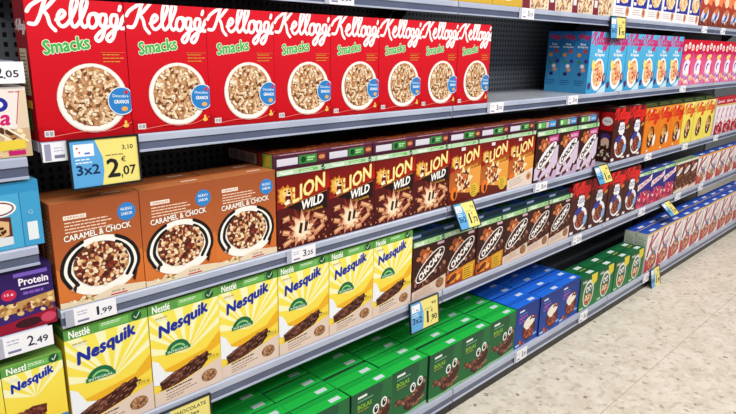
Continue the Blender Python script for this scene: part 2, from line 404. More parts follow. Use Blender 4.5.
def caramel():
    w, h = 190, 232; a = Art(w, h)
    a.grad(0, 0, w, h, (200, 106, 52), (162, 86, 50))
    a.poly([(0, 0), (60, 0), (40, 60), (0, 90)], (216, 120, 56)); a.poly([(190, 0), (130, 0), (150, 70), (190, 100)], (212, 114, 50))
    a.rect(25, 194, 72, 203, (248, 240, 228)); a.text('CEREALES', 28, 196, 41, 5, (180, 96, 52), .02)
    a.lines(26, 186, 118, 4, 7, 2.6, (240, 214, 190), 8)
    a.otext('CARAMEL & CHOCK', 22, 146, 146, 14, (255, 250, 240), (120, 58, 30), 1.2, .035, 0, 3)
    a.ell(160, 191, 21, 21, (52, 132, 206), n=26); a.text('NUEVO', 147, 194, 26, 7, (240, 248, 255), .02); a.text('SABOR', 147, 183, 26, 7, (240, 248, 255), .02)
    # striped bowl
    a.ell(95, 80, 88, 68, (250, 248, 242), n=44)
    for s_ in (-1, 1):
        for k, (r0, wd) in enumerate(((84, 8), (69, 8))):
            pts = [(95+s_*r0*math.cos(t), 80+(r0*.8)*math.sin(t)) for t in [R0(q) for q in (-34-k*4, -12, 5, 26, 46, 64-k*6)]]
            a.stroke(pts, wd, (28, 22, 24))
    a.ell(95, 84, 61, 51, (112, 58, 40), n=40)
    a.scatter(inell(95, 84, 59, 49), 270, 4.6, [(120, 44, 36), (238, 206, 160), (156, 66, 44), (246, 226, 190), (84, 34, 28), (210, 150, 100)], 5, 7, .95)
    a.poly([(0, 0), (190, 0), (190, 16), (120, 24), (60, 8), (0, 14)], (232, 214, 186)); a.scatter(inrect(20, 6, 70, 16), 14, 5, [(222, 206, 160), (190, 176, 120), (240, 230, 200)], 4)
    a.text('300 g', 110, 9, 30, 5, (120, 40, 60), .02); a.rect(108, 3, 146, 6, (190, 30, 90))
    for cx, cy, r in ((28, 40, 30), (160, 34, -30)):
        a.poly([(cx, cy), (cx+14, cy+18), (cx+6, cy-10)], (60, 30, 22))
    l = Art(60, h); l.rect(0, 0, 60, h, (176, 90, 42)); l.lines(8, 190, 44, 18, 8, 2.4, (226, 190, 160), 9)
    t = Art(w, 60); t.rect(0, 0, w, 60, (196, 112, 60)); t.rect(8, 30, 182, 31.5, (150, 80, 40))
    return carton('cereal_box', w, 60, h, a, l, t, (180, 94, 50), (166, 88, 48), (188, 112, 66), flap=(196, 120, 72), tab=(118, 160, 24, 32, (236, 214, 196)))
def strip(a, th=16, base=(176, 214, 168), name=True, tone=(206, 228, 196)):
    w, h = a.w, a.h; a.rect(0, h-th, w, h, base)
    if name: a.text('Nestlé', 10, h-th+2.5, 46, th-5, (250, 252, 246), .03)
    a.rect(w*.40, h-th+3.5, w*.76, h-3.5, (116, 186, 92)); a.lines(w*.43, h-8, w*.3, 2, 4, 1.6, (240, 250, 235), 3)
    a.ell(w*.86, h-th/2, th*.52, th*.52, (28, 84, 48), n=14); a.stroke([(w*.83, h-th*.5), (w*.855, h-th*.72), (w*.90, h-th*.2)], 2, (220, 240, 215), 2)
def lionhead(a, cx, cy, s):
    a.poly(star(cx, cy, 27*s, 21*s, 11, 10, 2), (206, 128, 40)); a.poly(star(cx+1*s, cy+1*s, 21*s, 17*s, 10, 0, 4), (238, 180, 80))
    a.ell(cx+3*s, cy+6*s, 12*s, 10*s, (244, 206, 130)); a.ell(cx+7*s, cy-8*s, 8.5*s, 11*s, (92, 20, 16)); a.ell(cx+7*s, cy-13*s, 5*s, 3*s, (246, 238, 224)); a.ell(cx+8*s, cy+1*s, 5.5*s, 2.4*s, (250, 244, 232))
    a.ell(cx+10*s, cy+5*s, 4*s, 3*s, (60, 20, 16)); a.ell(cx-1*s, cy+11*s, 2.4*s, 2*s, (40, 20, 16)); a.ell(cx+9*s, cy+12*s, 2.2*s, 2*s, (40, 20, 16)); a.ell(cx+4*s, cy-18*s, 8*s, 4*s, (250, 240, 220))
def lion(wild=True, beige=False):
    w, h = 190, 228; a = Art(w, h)
    if wild: a.grad(0, 0, w, h, (74, 18, 20), (92, 24, 24))
    else: a.grad(0, 0, w, h, (214, 120, 46), (120, 26, 22))
    a.poly([(0, 118), (190, 158), (190, 212), (0, 212)], [(150, 26, 24), (196, 34, 26), (120, 20, 20), (110, 20, 20)])
    if wild:
        a.poly([(20, 126), (180, 150), (182, 96), (100, 96)], (34, 16, 16))
        a.otext('WILD', 90, 104, 80, 28, (250, 250, 246), (20, 14, 14), 1.5, .05, .3, 9)
        a.text('CHOCO & CARAMEL', 92, 94, 74, 7, (226, 160, 60), .03, 0, 4)
        a.stroke([(20, 122), (180, 150)], 1.6, (230, 120, 60), 0)
        a.poly(star(88, 50, 74, 30, 10, 5, 3), (124, 44, 34)); a.poly(star(88, 50, 58, 30, 10, 20, 6), (214, 146, 108)); a.poly(star(88, 50, 44, 28, 9, 8, 9), (240, 206, 168)); a.ell(88, 50, 27, 24, (248, 228, 196))
        a.poly([(74, 40), (84, 36), (90, 66), (80, 70)], (54, 20, 16)); a.poly([(94, 40), (104, 42), (110, 68), (98, 68)], (54, 20, 16))
        for x, y, r in ((30, 88, 12), (150, 38, 30), (150, 78, -20), (40, 20, 20), (30, 48, -15), (168, 62, 20), (120, 16, 8)):
            c, s_ = math.cos(R0(r)), math.sin(R0(r)); L_ = 22 if x in (150, 40) else 13
            a.poly([(x+c*L_-s_*7, y+s_*L_+c*7), (x-c*L_-s_*7, y-s_*L_+c*7), (x-c*L_+s_*8, y-s_*L_-c*8), (x+c*L_+s_*8, y+s_*L_-c*8)], (206, 138, 96) if L_ > 12 else (176, 96, 66)); a.poly([(x+c*L_*.8, y+s_*L_*.8+4), (x-c*L_*.8, y-s_*L_*.8+4), (x-c*L_*.7, y-s_*L_*.7-2), (x+c*L_*.7, y+s_*L_*.7-2)], (236, 190, 150))
        a.scatter(inrect(4, 6, 186, 90), 40, 4, [(150, 70, 48), (60, 18, 16), (220, 160, 120), (184, 96, 66)], 4, 5)
    else:
        a.poly([(60, 118), (190, 128), (190, 20), (80, 20)], (232, 160, 70)); a.poly(star(86, 84, 58, 32, 8, 8, 5), (250, 224, 180)); a.poly(star(80, 84, 36, 22, 7, 8, 9), (206, 110, 60))
        a.scatter(inell(84, 82, 46, 34), 60, 7, [(120, 44, 26), (244, 214, 160), (196, 110, 54), (90, 32, 20), (250, 236, 205)], 6, 6)
        a.text('CHOCOLATE', 84, 122, 84, 9, (250, 196, 60), .03, 0, 6); a.poly([(0, 0), (190, 0), (190, 22), (0, 50)], (100, 28, 20)); a.ell(30, 40, 20, 26, (232, 120, 40)); a.ell(34, 34, 8, 15, (60, 20, 14))
        a.ell(154, 38, 27, 27, (226, 190, 60)); a.lines(136, 52, 34, 5, 8, 3, (110, 90, 40), 4)
        if beige: a.poly([(0, 0), (190, 0), (190, 72), (0, 40)], (230, 214, 200)); a.lines(14, 34, 110, 4, 8, 2, (150, 120, 110), 4, rot=6); a.ell(160, 38, 20, 17, (214, 150, 110)); a.ell(160, 38, 11, 9, (180, 100, 60))
    a.otext('LION', 52, 128, 136, 47, (236, 168, 60), (60, 12, 12), 2, .06, .3, 15)
    a.otext('LION', 53, 130, 134, 43, (255, 236, 160), (250, 206, 90), .6, .03, .3, 15)
    lionhead(a, 29, 156, 1.2 if wild else 1.05)
    if not wild: a.rect(60, 196, 84, 208, (238, 226, 228))
    strip(a, 15, (186, 216, 184), wild)
    return carton('cereal_box', w, 65, h, a, None, None, (80, 20, 20), (76, 20, 30), (70, 36, 28), flap=(84, 44, 34))
def lying(kind):
    """a second carton laid flat: narrow side to the aisle"""
    w, d, h = 190, 228, 42; a = Art(w, h)
    base = (78, 34, 58) if kind != 'white' else (66, 44, 52)
    a.rect(0, 0, w, h, base); a.rect(0, 36, w, 42, (110, 62, 84)); a.lines(20, 37, 150, 1, 3, 2, (200, 160, 160), 5)
    if kind == 'white':
        a.rect(20, 8, 84, 32, (96, 178, 92)); a.ell(38, 20, 10, 10, (210, 240, 200)); a.rect(88, 8, 112, 32, (200, 190, 190)); a.rect(116, 8, 172, 34, (66, 150, 214)); a.text('mini', 124, 14, 40, 12, (230, 240, 250), .02)
    else:
        a.rect(12, 7, 84, 27, (222, 218, 232)); a.rect(88, 6, 152, 30, (60, 142, 66)); a.ell(104, 18, 9, 9, (20, 70, 40)); a.lines(118, 20, 30, 2, 7, 4, (190, 230, 170), 6)
        a.poly([(156, 8), (186, 8), (186, 30), (156, 30)], (120, 52, 44)); a.ell(172, 19, 12, 6, (214, 140, 90))
    l = Art(d, h); l.rect(0, 0, d, h, (90, 36, 34)); l.rect(10, 6, 150, 34, (214, 204, 210))
    rr = random.Random(3); x = 14
    while x < 144:
        q = rr.uniform(1.5, 4); l.rect(x, 8, x+q, 32, (70, 60, 70)); x += q+rr.uniform(1.5, 4)
    l.rect(180, 2, 224, 40, (140, 190, 90)); l.rect(190, 6, 214, 36, (214, 190, 60)); l.rect(160, 2, 176, 40, (150, 60, 36))
    t = Art(w, d); t.grad(0, 0, w, d, (84, 34, 24), (44, 16, 15))
    t.ell(96, 130, 80, 60, (36, 18, 18)); t.poly([(0, 10), (190, 10), (190, 60), (120, 40), (60, 70), (0, 40)], (178, 84, 44)); t.scatter(inrect(10, 10, 180, 70), 40, 7, [(214, 130, 66), (96, 32, 22), (150, 66, 36)], 5)
    return carton('cereal_box', w, d, h, a, l, t, base, (84, 34, 36), (80, 30, 24))
def lyingblue():
    w, d, h = 190, 220, 22; a = Art(w, h); a.rect(0, 0, w, h, (30, 50, 100)); a.rect(4, 4, 60, 14, (150, 166, 190)); a.rect(66, 3, 186, 16, (26, 46, 44))
    t = Art(w, d); t.rect(0, 0, w, d, (28, 54, 110)); t.rect(0, 0, 90, 60, (36, 96, 60)); t.rect(100, 20, 180, 80, (60, 110, 190)); t.rect(20, 100, 160, 200, (60, 40, 40))
    return carton('cereal_box', w, d, h, a, None, t, (30, 50, 110), (34, 60, 80), (28, 54, 110))
def lyinggreen():
    w, d, h = 190, 220, 28; a = Art(w, h); a.rect(0, 0, w, h, (38, 54, 34)); a.lines(8, 18, 170, 2, 9, 4, (110, 116, 60), 4)
    t = Art(w, d); t.rect(0, 0, w, d, (34, 56, 34)); t.scatter(inrect(10, 10, 180, 210), 30, 16, [(90, 90, 40), (60, 34, 26), (30, 66, 40)], 8)
    return carton('cereal_box', w, d, h, a, None, t, (38, 54, 34), (34, 48, 30), (34, 56, 34))
def nesquik(w=190, h=270, bar=False, d=58):
    a = Art(w, h); k = w/190; hh = h/270
    a.grad(0, 0, w, h, (250, 214, 66), (246, 236, 96))
    cx, cy = 95*k, 120*hh
    for q in range(9):
        t0, t1 = R0(20+q*18), R0(28+q*18); a.poly([(cx, cy), (cx+200*math.cos(t0)*k, cy+150*math.sin(t0)), (cx+200*math.cos(t1)*k, cy+150*math.sin(t1))], (250, 248, 196), 0)
    a.up()
    strip(a, 24 if not bar else 20, (92, 158, 72), True)
    a.otext('Nesquik', 24*k, (170*hh if not bar else 86), 146*k, (42*hh if not bar else 28), (30, 48, 156), (250, 250, 240), 1.6, .055, .3, 14)
    a.rect(16*k, h-44*(hh if not bar else .8), 46*k, h-36*(hh if not bar else .8), (238, 236, 210)); 
    if not bar:
        a.lines(16, 231, 40, 1, 4, 4, (200, 180, 110), 3)
        a.ell(70, 132, 32, 30, (26, 106, 66), n=20, a0=0, a1=180); a.ell(70, 133, 22, 19, (150, 206, 130), n=16, a0=0, a1=180); a.ell(70, 134, 17, 13, (30, 120, 70), n=16, a0=0, a1=180); a.rect(36, 130, 104, 140, (30, 124, 78)); a.text('INTEGRAL', 42, 132, 56, 6, (236, 248, 230), .02)
        a.poly([(0, 60), (0, 128), (16, 118), (34, 84), (80, 74), (60, 40)], (240, 244, 250))
        a.poly([(30, 92), (80, 100), (150, 112), (190, 150), (190, 112), (140, 92), (60, 76)], (240, 180, 40))
        a.poly([(16, 62), (50, 76), (96, 88), (150, 104), (158, 84), (120, 50), (60, 34), (20, 42)], (84, 38, 30))
        rr = random.Random(2)
        for i in range(34):
            t = i/34; x = 20+t*132+rr.uniform(-6, 6); y = 48+t*42+rr.uniform(-18, 14)
            a.ell(x, y, 11, 5.5, rr.choice([(56, 24, 20), (80, 38, 28), (44, 18, 16), (104, 58, 44)]), 32+rr.uniform(-12, 12), 10, .00001)
            a.ell(x+1, y+2, 7, 1.2, (170, 120, 100), 32, 6, .00001)
        a.poly([(0, 0), (190, 0), (190, 72), (130, 58), (60, 40), (0, 36)], (226, 206, 192)); a.stroke([(0, 37), (60, 41), (130, 59), (189, 73)], 2, (246, 214, 90))
        a.lines(30, 32, 96, 1, 8, 3.4, (66, 50, 44), 3, rot=5); a.lines(30, 23, 88, 1, 8, 2.2, (132, 108, 96), 4, rot=5); a.lines(30, 15, 92, 1, 8, 2.2, (132, 108, 96), 6, rot=5); a.lines(30, 8, 60, 1, 8, 2, (132, 108, 96), 7, rot=5)
        a.ell(152, 32, 23, 17, (150, 104, 72), n=18); a.scatter(inell(152, 32, 20, 14), 40, 4, [(120, 76, 48), (176, 130, 92), (96, 58, 38), (196, 150, 110)], 4, 6)
        a.rect(150, 78, 184, 88, (236, 206, 70)); a.text('375 g', 153, 80, 28, 6, (90, 70, 40), .02)
        # plain blue sleeve shape and milk drops beside the heap (mascot left out)
    else:
        a.poly([(8, 12), (40, 22), (76, 26), (78, 46), (50, 50), (8, 36)], (96, 42, 34)); a.scatter(inrect(10, 16, 74, 46), 60, 4.2, [(110, 50, 42), (70, 28, 26), (140, 76, 64)], 4)
        a.poly([(58, 0), (119, 0), (119, 6), (84, 14)], (70, 130, 200)); a.rect(84, 8, 114, 15, (236, 220, 90))
    l = Art(d, h); l.grad(0, 0, d, h, (214, 180, 40), (224, 206, 60)); l.rect(0, h-24, d, h, (60, 110, 50))
    return carton('cereal_box' if not bar else 'cereal_bar_box', w, d, h, a, l, None, (244, 222, 78), (214, 186, 50), (110, 168, 70), flap=(130, 180, 84))
def pill(a, cx, cy, rx, ry, rot, ink, fill, edge=(248, 244, 240), t='CHOCAPIC', rim=5):
    a.ell(cx, cy, rx, ry, edge, rot, 26); a.ell(cx, cy, rx-rim, ry-rim*.9, fill, rot, 26)
    w_, h_ = rx*1.6, ry*.86; r = R0(rot)
    x = cx-(w_/2)*math.cos(r)+(h_/2)*math.sin(r); y = cy-(w_/2)*math.sin(r)-(h_/2)*math.cos(r)
    a.text(t, x, y, w_, h_, ink, .075, .1, rot)
def chocapic(v):
    w, h = 190, 220; a = Art(w, h)
    a.grad(0, 0, w, h, (62, 26, 20), (52, 20, 17))
    if v == 'tag': a.poly([(100, 160), (186, 166), (186, 196), (100, 192)], (190, 60, 130)); a.text('NUEVO', 112, 172, 62, 14, (250, 220, 240), .03)
    else: a.rect(134, 186, 172, 196, (214, 180, 190))
    a.scatter(inell(62, 160, 40, 26), 26, 13, [(170, 84, 44), (206, 120, 70), (226, 156, 104), (120, 54, 34)], 12, 8)
    a.scatter(inrect(10, 24, 182, 110), 90, 9, [(88, 42, 30), (44, 18, 15), (120, 66, 48), (66, 28, 22), (170, 116, 92)], 4, 8)
    if v == 'tag':
        a.poly([(0, 60), (60, 110), (190, 150), (190, 70), (120, 10), (0, 10)], (214, 196, 222)); a.poly([(30, 0), (190, 0), (190, 40), (100, 30)], (196, 170, 200))
        for x, y, r in ((52, 40, 50), (108, 72, 40), (150, 36, 60), (84, 14, 20)):
            c, s_ = math.cos(R0(r)), math.sin(R0(r)); a.poly([(x+c*26-s_*9, y+s_*26+c*9), (x-c*26-s_*9, y-s_*26+c*9), (x-c*26+s_*9, y-s_*26-c*9), (x+c*26+s_*9, y+s_*26-c*9)], (84, 34, 26)); a.ell(x+c*20, y+s_*20, 8, 8, (240, 228, 220))
        pill(a, 96, 112, 92, 33, 34, (26, 18, 22), (246, 242, 244), (30, 20, 26), rim=4)
    else:
        pill(a, 97, 118, 92, 33, 33, (248, 244, 240), (62, 22, 18)); a.stroke([(70, 66), (96, 84), (120, 90)], 5, (240, 236, 232), 3)
    if v == 'beige': a.poly([(0, 0), (190, 0), (190, 62), (90, 44), (0, 34)], (222, 200, 184)); a.lines(16, 26, 110, 3, 8, 2, (150, 110, 96), 4, rot=6); a.ell(156, 34, 24, 20, (150, 104, 70)); a.scatter(inell(156, 34, 20, 16), 30, 4, [(120, 76, 48), (186, 140, 100)], 4)
    if v == 'splash':
        a.poly([(0, 0), (190, 0), (190, 70), (140, 66), (90, 58), (40, 52), (0, 44)], [(150, 60, 20), (150, 60, 20), (220, 150, 40), (226, 160, 50), (214, 120, 34), (200, 96, 30), (190, 90, 26)]); a.poly([(10, 10), (60, 8), (90, 50), (30, 46)], (226, 140, 44)); a.ell(50, 30, 24, 12, (110, 42, 20), 20); a.ell(84, 24, 14, 10, (240, 180, 80), 30); a.ell(24, 18, 14, 8, (70, 24, 14), 10); a.rect(112, 4, 178, 58, (226, 176, 44)); a.lines(118, 46, 54, 5, 9, 4, (140, 96, 30), 3)
    strip(a, 19, (176, 212, 166))
    t = Art(w, 60); t.rect(0, 0, w, 60, (60, 120, 66))
    return carton('cereal_box', w, 60, h, a, None, t, (78, 32, 24), (70, 28, 22), (70, 120, 66), flap=(40, 70, 60))
def krispies_choc(h=275):
    w = 192; a = Art(w, h); k = h/275
    a.grad(0, 0, w, h, (74, 30, 26), (66, 26, 24)); a.poly([(0, 195*k), (192, 205*k), (192, h), (0, h)], (88, 20, 20))
    a.poly([(0, h-80), (w, h-66), (w, h), (0, h)], (104, 22, 22)); kel(a, h-58, (226, 38, 36), 190, .62, 2, 1.05)
    a.poly(star(100, 168*k, 42, 32, 11, 0, 4), (240, 242, 248)); a.text('CHOCO', 74, 170*k, 52, 12, (60, 70, 140), .04, 0, 8); a.text('Krispies', 76, 156*k, 52, 12, (60, 70, 140), .04, 0, 8)
    a.poly([(150, 160), (188, 168), (186, 184), (152, 176)], (196, 130, 60))
    a.ell(108, 74, 66, 58, (236, 238, 244), n=30); a.ell(100, 72, 52, 44, (130, 58, 44), n=30); a.scatter(inell(100, 72, 50, 42), 110, 6, [(150, 70, 50), (100, 38, 30), (190, 110, 86), (74, 28, 24)], 7, 6)
    a.ell(72, 116, 40, 17, (54, 60, 150), 20); a.ell(156, 60, 18, 26, (130, 176, 222), -20); a.ell(46, 84, 16, 20, (236, 226, 220)); a.rect(8, 6, 40, 20, (236, 236, 240)); a.rect(130, 10, 166, 20, (230, 220, 210))
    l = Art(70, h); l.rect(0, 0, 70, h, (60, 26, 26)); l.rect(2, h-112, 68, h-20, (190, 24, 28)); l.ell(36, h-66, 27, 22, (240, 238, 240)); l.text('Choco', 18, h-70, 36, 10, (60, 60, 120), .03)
    l.ell(34, 130, 26, 18, (74, 50, 120)); l.ell(34, 104, 22, 22, (230, 190, 170)); l.scatter(inrect(6, 10, 62, 90), 30, 8, [(110, 60, 44), (70, 34, 28), (220, 210, 190)], 3)
    t = Art(w, 70); t.rect(0, 0, w, 70, (70, 30, 28)); t.rect(120, 10, 170, 40, (180, 170, 170))
    return carton('cereal_box', w, 70, h, a, l, t, (70, 28, 24), (60, 26, 26), (70, 30, 28), flap=(84, 40, 34), tab=(110, 170, 20, 36, (200, 190, 188)))
def orange_box(yellow=False):
    w, h = 190, 250; a = Art(w, h)
    bg = (232, 128, 30) if not yellow else (240, 222, 96); a.rect(0, 0, w, h, bg); a.rect(0, h-26, w, h, (236, 150, 50) if not yellow else (246, 232, 130)); a.rect(50, h-18, 96, h-6, (244, 236, 220)); a.ell(130, h-14, 8, 6, (60, 30, 20))
    kel(a, h-66, (214, 40, 30) if not yellow else (226, 92, 44), 186, .58, 2)
    a.ell(100, 88, 44, 62, (92, 42, 26) if not yellow else (84, 46, 40), -18, 26); a.ell(92, 104, 30, 22, (240, 190, 70) if not yellow else (222, 170, 150), 20)
    a.scatter(inell(100, 84, 36, 52), 50, 9, [(120, 60, 34), (60, 26, 18), (220, 150, 70), (244, 232, 210)], 5)
    if not yellow: a.ell(150, 66, 18, 34, (244, 240, 232), -10)
    a.rect(60, 8, 80, 18, (250, 240, 220))
    t = Art(w, 60); t.rect(0, 0, w, 60, (206, 120, 40) if not yellow else (220, 206, 96))
    return carton('cereal_box', w, 60, h, a, None, t, bg, bg, bg, flap=(222, 150, 70) if not yellow else (226, 214, 120))
def berries(h=250, w=190):
    a = Art(w, h); a.rect(0, 0, w, h, (240, 232, 236)); a.rect(0, h-44, w, h, (190, 24, 48)); a.text('Special', 20, h-36, 140, 24, (246, 226, 230), .03, .2)
    a.rect(0, h-58, w, h-44, (214, 190, 130)); 
    for dx in (0, 90): a.stroke([(34+dx, 100), (60+dx, 180)], 12, (196, 120, 170)); a.stroke([(84+dx, 176), (50+dx, 140), (74+dx, 108)], 12, (208, 140, 180))
    a.poly([(10, 0), (60, 0), (190, 0), (190, 70), (140, 96), (80, 70), (20, 60)], (176, 40, 60)); a.scatter(inrect(16, 4, 186, 84), 46, 12, [(206, 40, 60), (150, 20, 40), (236, 180, 180), (120, 30, 50)], 5)
    return carton('cereal_box', w, 60, h, a, None, None, (236, 228, 232), (220, 210, 214), (190, 30, 50), flap=(200, 60, 70))
def special(w, h, top, seed=1):
    a = Art(w, h); a.rect(0, 0, w, h, (240, 234, 232)); a.rect(0, h-12, w, h, top)
    a.poly([(w*.56, h*.4), (w, h*.5), (w, h*.8), (w*.7, h*.7)], (222, 206, 206)); a.stroke([(w*.14, h*.42), (w*.42, h*.9)], 22, (150, 34, 66), 1); a.stroke([(w*.84, h*.9), (w*.38, h*.66), (w*.62, h*.42)], 17, (178, 56, 88), 3); a.lines(w*.5, h*.56, w*.46, 4, 7, 3, (120, 110, 140), seed); a.lines(w*.1, h*.9, w*.5, 1, 5, 4, (190, 80, 110), seed)
    a.ell(w*.55, h*.22, w*.40, h*.21, (176, 92, 76), 10, 24); a.ell(w*.6, h*.36, w*.24, h*.12, (96, 120, 150) if seed % 3 else (110, 140, 60), 20)
    a.scatter(inell(w*.54, h*.22, w*.38, h*.2), 60, 9, [(206, 130, 80), (176, 40, 50), (232, 180, 130), (150, 60, 50), (236, 210, 180)], seed)
    a.poly([(w*.02, 0), (w*.3, 0), (w*.2, h*.3), (w*.02, h*.4)], (190, 60, 84))
    l = Art(64, h); l.rect(0, 0, 64, h, (206, 214, 200)); l.lines(8, h-30, 48, 14, 12, 4, (120, 150, 120), 4)
    t = Art(w, 64); t.rect(0, 0, w, 64, (40, 76, 176)); t.rect(0, 0, w, 12, (206, 160, 60)); t.rect(w*.42, 14, w*.8, 34, (226, 232, 240))
    return carton('cereal_box', w, 64, h, a, l, t, (238, 230, 230), (206, 214, 200), (40, 76, 176), flap=(44, 84, 184), tab=(w*.42, w*.8, 12, 30, (222, 228, 238)))
def crunch():
    w, h = 190, 206; a = Art(w, h); a.rect(0, 0, w, h, (44, 40, 130)); a.poly([(0, 104), (190, 150), (190, 186), (150, 166), (0, 140)], (246, 240, 244)); a.text('CRUNCH', 14, 110, 166, 24, (206, 40, 70), .05, .2, 14)
    a.poly([(0, 0), (190, 0), (190, 60), (130, 96), (60, 90), (0, 50)], (196, 50, 90)); a.scatter(inrect(6, 6, 184, 88), 60, 10, [(216, 40, 70), (246, 230, 236), (96, 30, 60), (150, 120, 90), (230, 90, 120)], 3)
    strip(a, 18, (180, 214, 168)); t = Art(w, 60); t.rect(0, 0, w, 60, (50, 60, 140))
    return carton('cereal_box', w, 60, h, a, None, t, (44, 40, 130), (40, 36, 110), (50, 60, 140), flap=(60, 80, 150), tab=(30, 90, 16, 30, (200, 214, 220)))
def small_choc():
    w, h = 132, 200; a = Art(w, h); a.rect(0, 0, w, h, (92, 48, 36)); a.rect(0, h-14, w, h, (226, 222, 206)); a.ell(66, 136, 52, 17, (240, 232, 228), 24); a.text('chocos', 36, 122, 60, 14, (110, 60, 50), .04, 0, 24); a.scatter(inrect(8, 20, 124, 110), 60, 9, [(130, 74, 52), (64, 30, 24), (190, 130, 90), (96, 46, 36)], 4)
    a.rect(14, 156, 50, 176, (190, 90, 70)); a.poly([(0, 0), (132, 0), (132, 30), (0, 14)], (226, 206, 190))
    return carton('cereal_box', w, 50, h, a, None, None, (92, 48, 36), (70, 36, 30), (160, 170, 140), flap=(120, 150, 110))
def rice():
    w, h = 190, 275; a = Art(w, h); a.grad(0, 0, w, h, (60, 160, 214), (86, 182, 226))
    kel(a, h-56, (206, 30, 110), 188, .5, 2); a.text('Rice', 76, 182, 44, 17, (250, 252, 255), .05); a.text('Krispies', 52, 162, 96, 19, (250, 252, 255), .05)
    a.ell(98, 84, 62, 74, (244, 244, 244), -8, 34); a.ell(98, 88, 48, 60, (232, 186, 130), -8, 30); a.scatter(inell(98, 88, 46, 56), 110, 7, [(240, 200, 150), (222, 166, 106), (250, 224, 186), (206, 60, 60), (238, 150, 80)], 6)
    a.ell(44, 128, 16, 22, (240, 226, 120), 10); a.ell(164, 64, 17, 26, (60, 60, 120)); a.ell(166, 68, 10, 15, (214, 150, 130)); a.ell(22, 34, 14, 16, (80, 50, 110)); a.poly([(100, 0), (190, 0), (190, 40), (150, 26)], (200, 226, 240))
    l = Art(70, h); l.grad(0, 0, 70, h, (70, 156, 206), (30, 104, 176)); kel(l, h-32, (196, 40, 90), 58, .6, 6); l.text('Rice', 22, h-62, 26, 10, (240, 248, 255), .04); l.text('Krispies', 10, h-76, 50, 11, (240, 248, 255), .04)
    for x, y, c in ((20, 170, (224, 150, 60)), (48, 186, (196, 60, 60)), (24, 138, (60, 130, 90)), (40, 120, (244, 236, 230)), (46, 104, (224, 150, 110)), (30, 84, (50, 40, 90)), (56, 142, (70, 50, 130))): l.ell(x, y, 10, 9, c, n=10)
    l.lines(8, 52, 50, 3, 9, 4, (40, 96, 160), 5)
    t = Art(w, 70); t.rect(0, 0, w, 70, (40, 120, 190))
    return carton('cereal_box', w, 70, h, a, l, t, (76, 172, 220), (44, 126, 190), (60, 140, 200))
def pink_loops():
    w, h = 192, 262; a = Art(w, h); a.grad(0, 0, w, h, (232, 120, 176), (214, 30, 80)); a.poly([(0, 176), (192, 190), (192, h), (0, h)], (206, 24, 50))
    for i in range(3): a.ell(36+i*60, 216+(i % 2)*12, 22, 20, (246, 236, 236), 30, 14); a.ell(36+i*60, 214+(i % 2)*12, 9, 8, (214, 50, 90), 30, 10)
    a.text('LOOPS', 20, 158, 150, 34, (196, 30, 120), .05, 0, 4); a.ell(90, 164, 44, 14, (244, 214, 120), 10)
    a.ell(96, 96, 62, 54, (246, 234, 246), 0, 28); a.ell(84, 104, 26, 22, (120, 90, 190), 20); a.ell(104, 84, 24, 34, (250, 246, 250), 30); a.ell(150, 80, 16, 50, (226, 60, 110), 10)
    a.scatter(inrect(6, 8, 186, 60), 40, 12, [(240, 140, 190), (250, 220, 120), (160, 110, 200), (250, 240, 246), (230, 80, 60)], 6)
    return carton('cereal_box', w, 62, h, a, None, None, (226, 90, 150), (206, 60, 120), (214, 40, 80))
def topbox(kind):
    w, h = 192, 275; a = Art(w, h)
    if kind == 'yellow':
        a.rect(0, 0, w, h, (222, 190, 84)); a.poly([(0, 60), (192, 30), (192, 0), (0, 0)], (206, 168, 60)); a.ell(96, 74, 62, 56, (240, 232, 214)); a.ell(96, 80, 48, 42, (206, 150, 80)); a.scatter(inell(96, 80, 46, 38), 60, 8, [(226, 176, 100), (180, 120, 60), (244, 214, 150)], 3); a.text('Corn', 30, 190, 130, 50, (120, 40, 40), .04, .2)
        base = (216, 184, 80)
    elif kind == 'seeds':
        a.rect(0, 0, w, h, (226, 212, 190)); a.poly([(0, 0), (54, 0), (40, 120), (60, h), (0, h)], (124, 40, 58)); a.scatter(inrect(50, 6, 186, 150), 190, 8, [(214, 176, 128), (246, 230, 204), (176, 124, 84), (150, 90, 60), (236, 206, 160)], 4); a.rect(8, 30, 36, 60, (230, 220, 225)); a.text('Muesli', 60, 190, 120, 40, (110, 40, 50), .04)
        base = (210, 190, 170)
    elif kind == 'white':
        a.rect(0, 0, w, h, (238, 236, 238)); a.rect(24, 52, 190, h, (44, 50, 150)); a.ell(110, 110, 60, 46, (236, 214, 180)); a.scatter(inell(110, 110, 56, 42), 50, 9, [(226, 176, 100), (200, 140, 80), (244, 224, 180)], 3); a.rect(30, 62, 60, 76, (246, 240, 240)); a.text('Fitness', 36, 200, 140, 34, (240, 240, 250), .04, .2)
        a.lines(24, 38, 110, 3, 10, 3, (190, 160, 160), 4); a.ell(156, 30, 20, 22, (206, 140, 100)); a.ell(158, 32, 11, 12, (176, 104, 70)); base = (236, 236, 240)
    else:
        a.grad(0, 0, w, h, (130, 60, 44), (216, 70, 50)); a.poly([(0, 150), (192, 120), (192, 190), (0, 210)], (236, 130, 80)); a.ell(90, 62, 66, 40, (206, 216, 236), 20); a.ell(100, 60, 36, 14, (50, 80, 160), 40); a.ell(100, 90, 38, 20, (200, 120, 70), 10); a.scatter(inrect(10, 0, 182, 40), 40, 10, [(110, 50, 40), (176, 90, 60), (80, 34, 30)], 3); a.ell(80, 150, 40, 30, (246, 210, 180)); base = (180, 76, 54)
    return carton('cereal_box', w, 66, h, a, None, None, base, base, base)
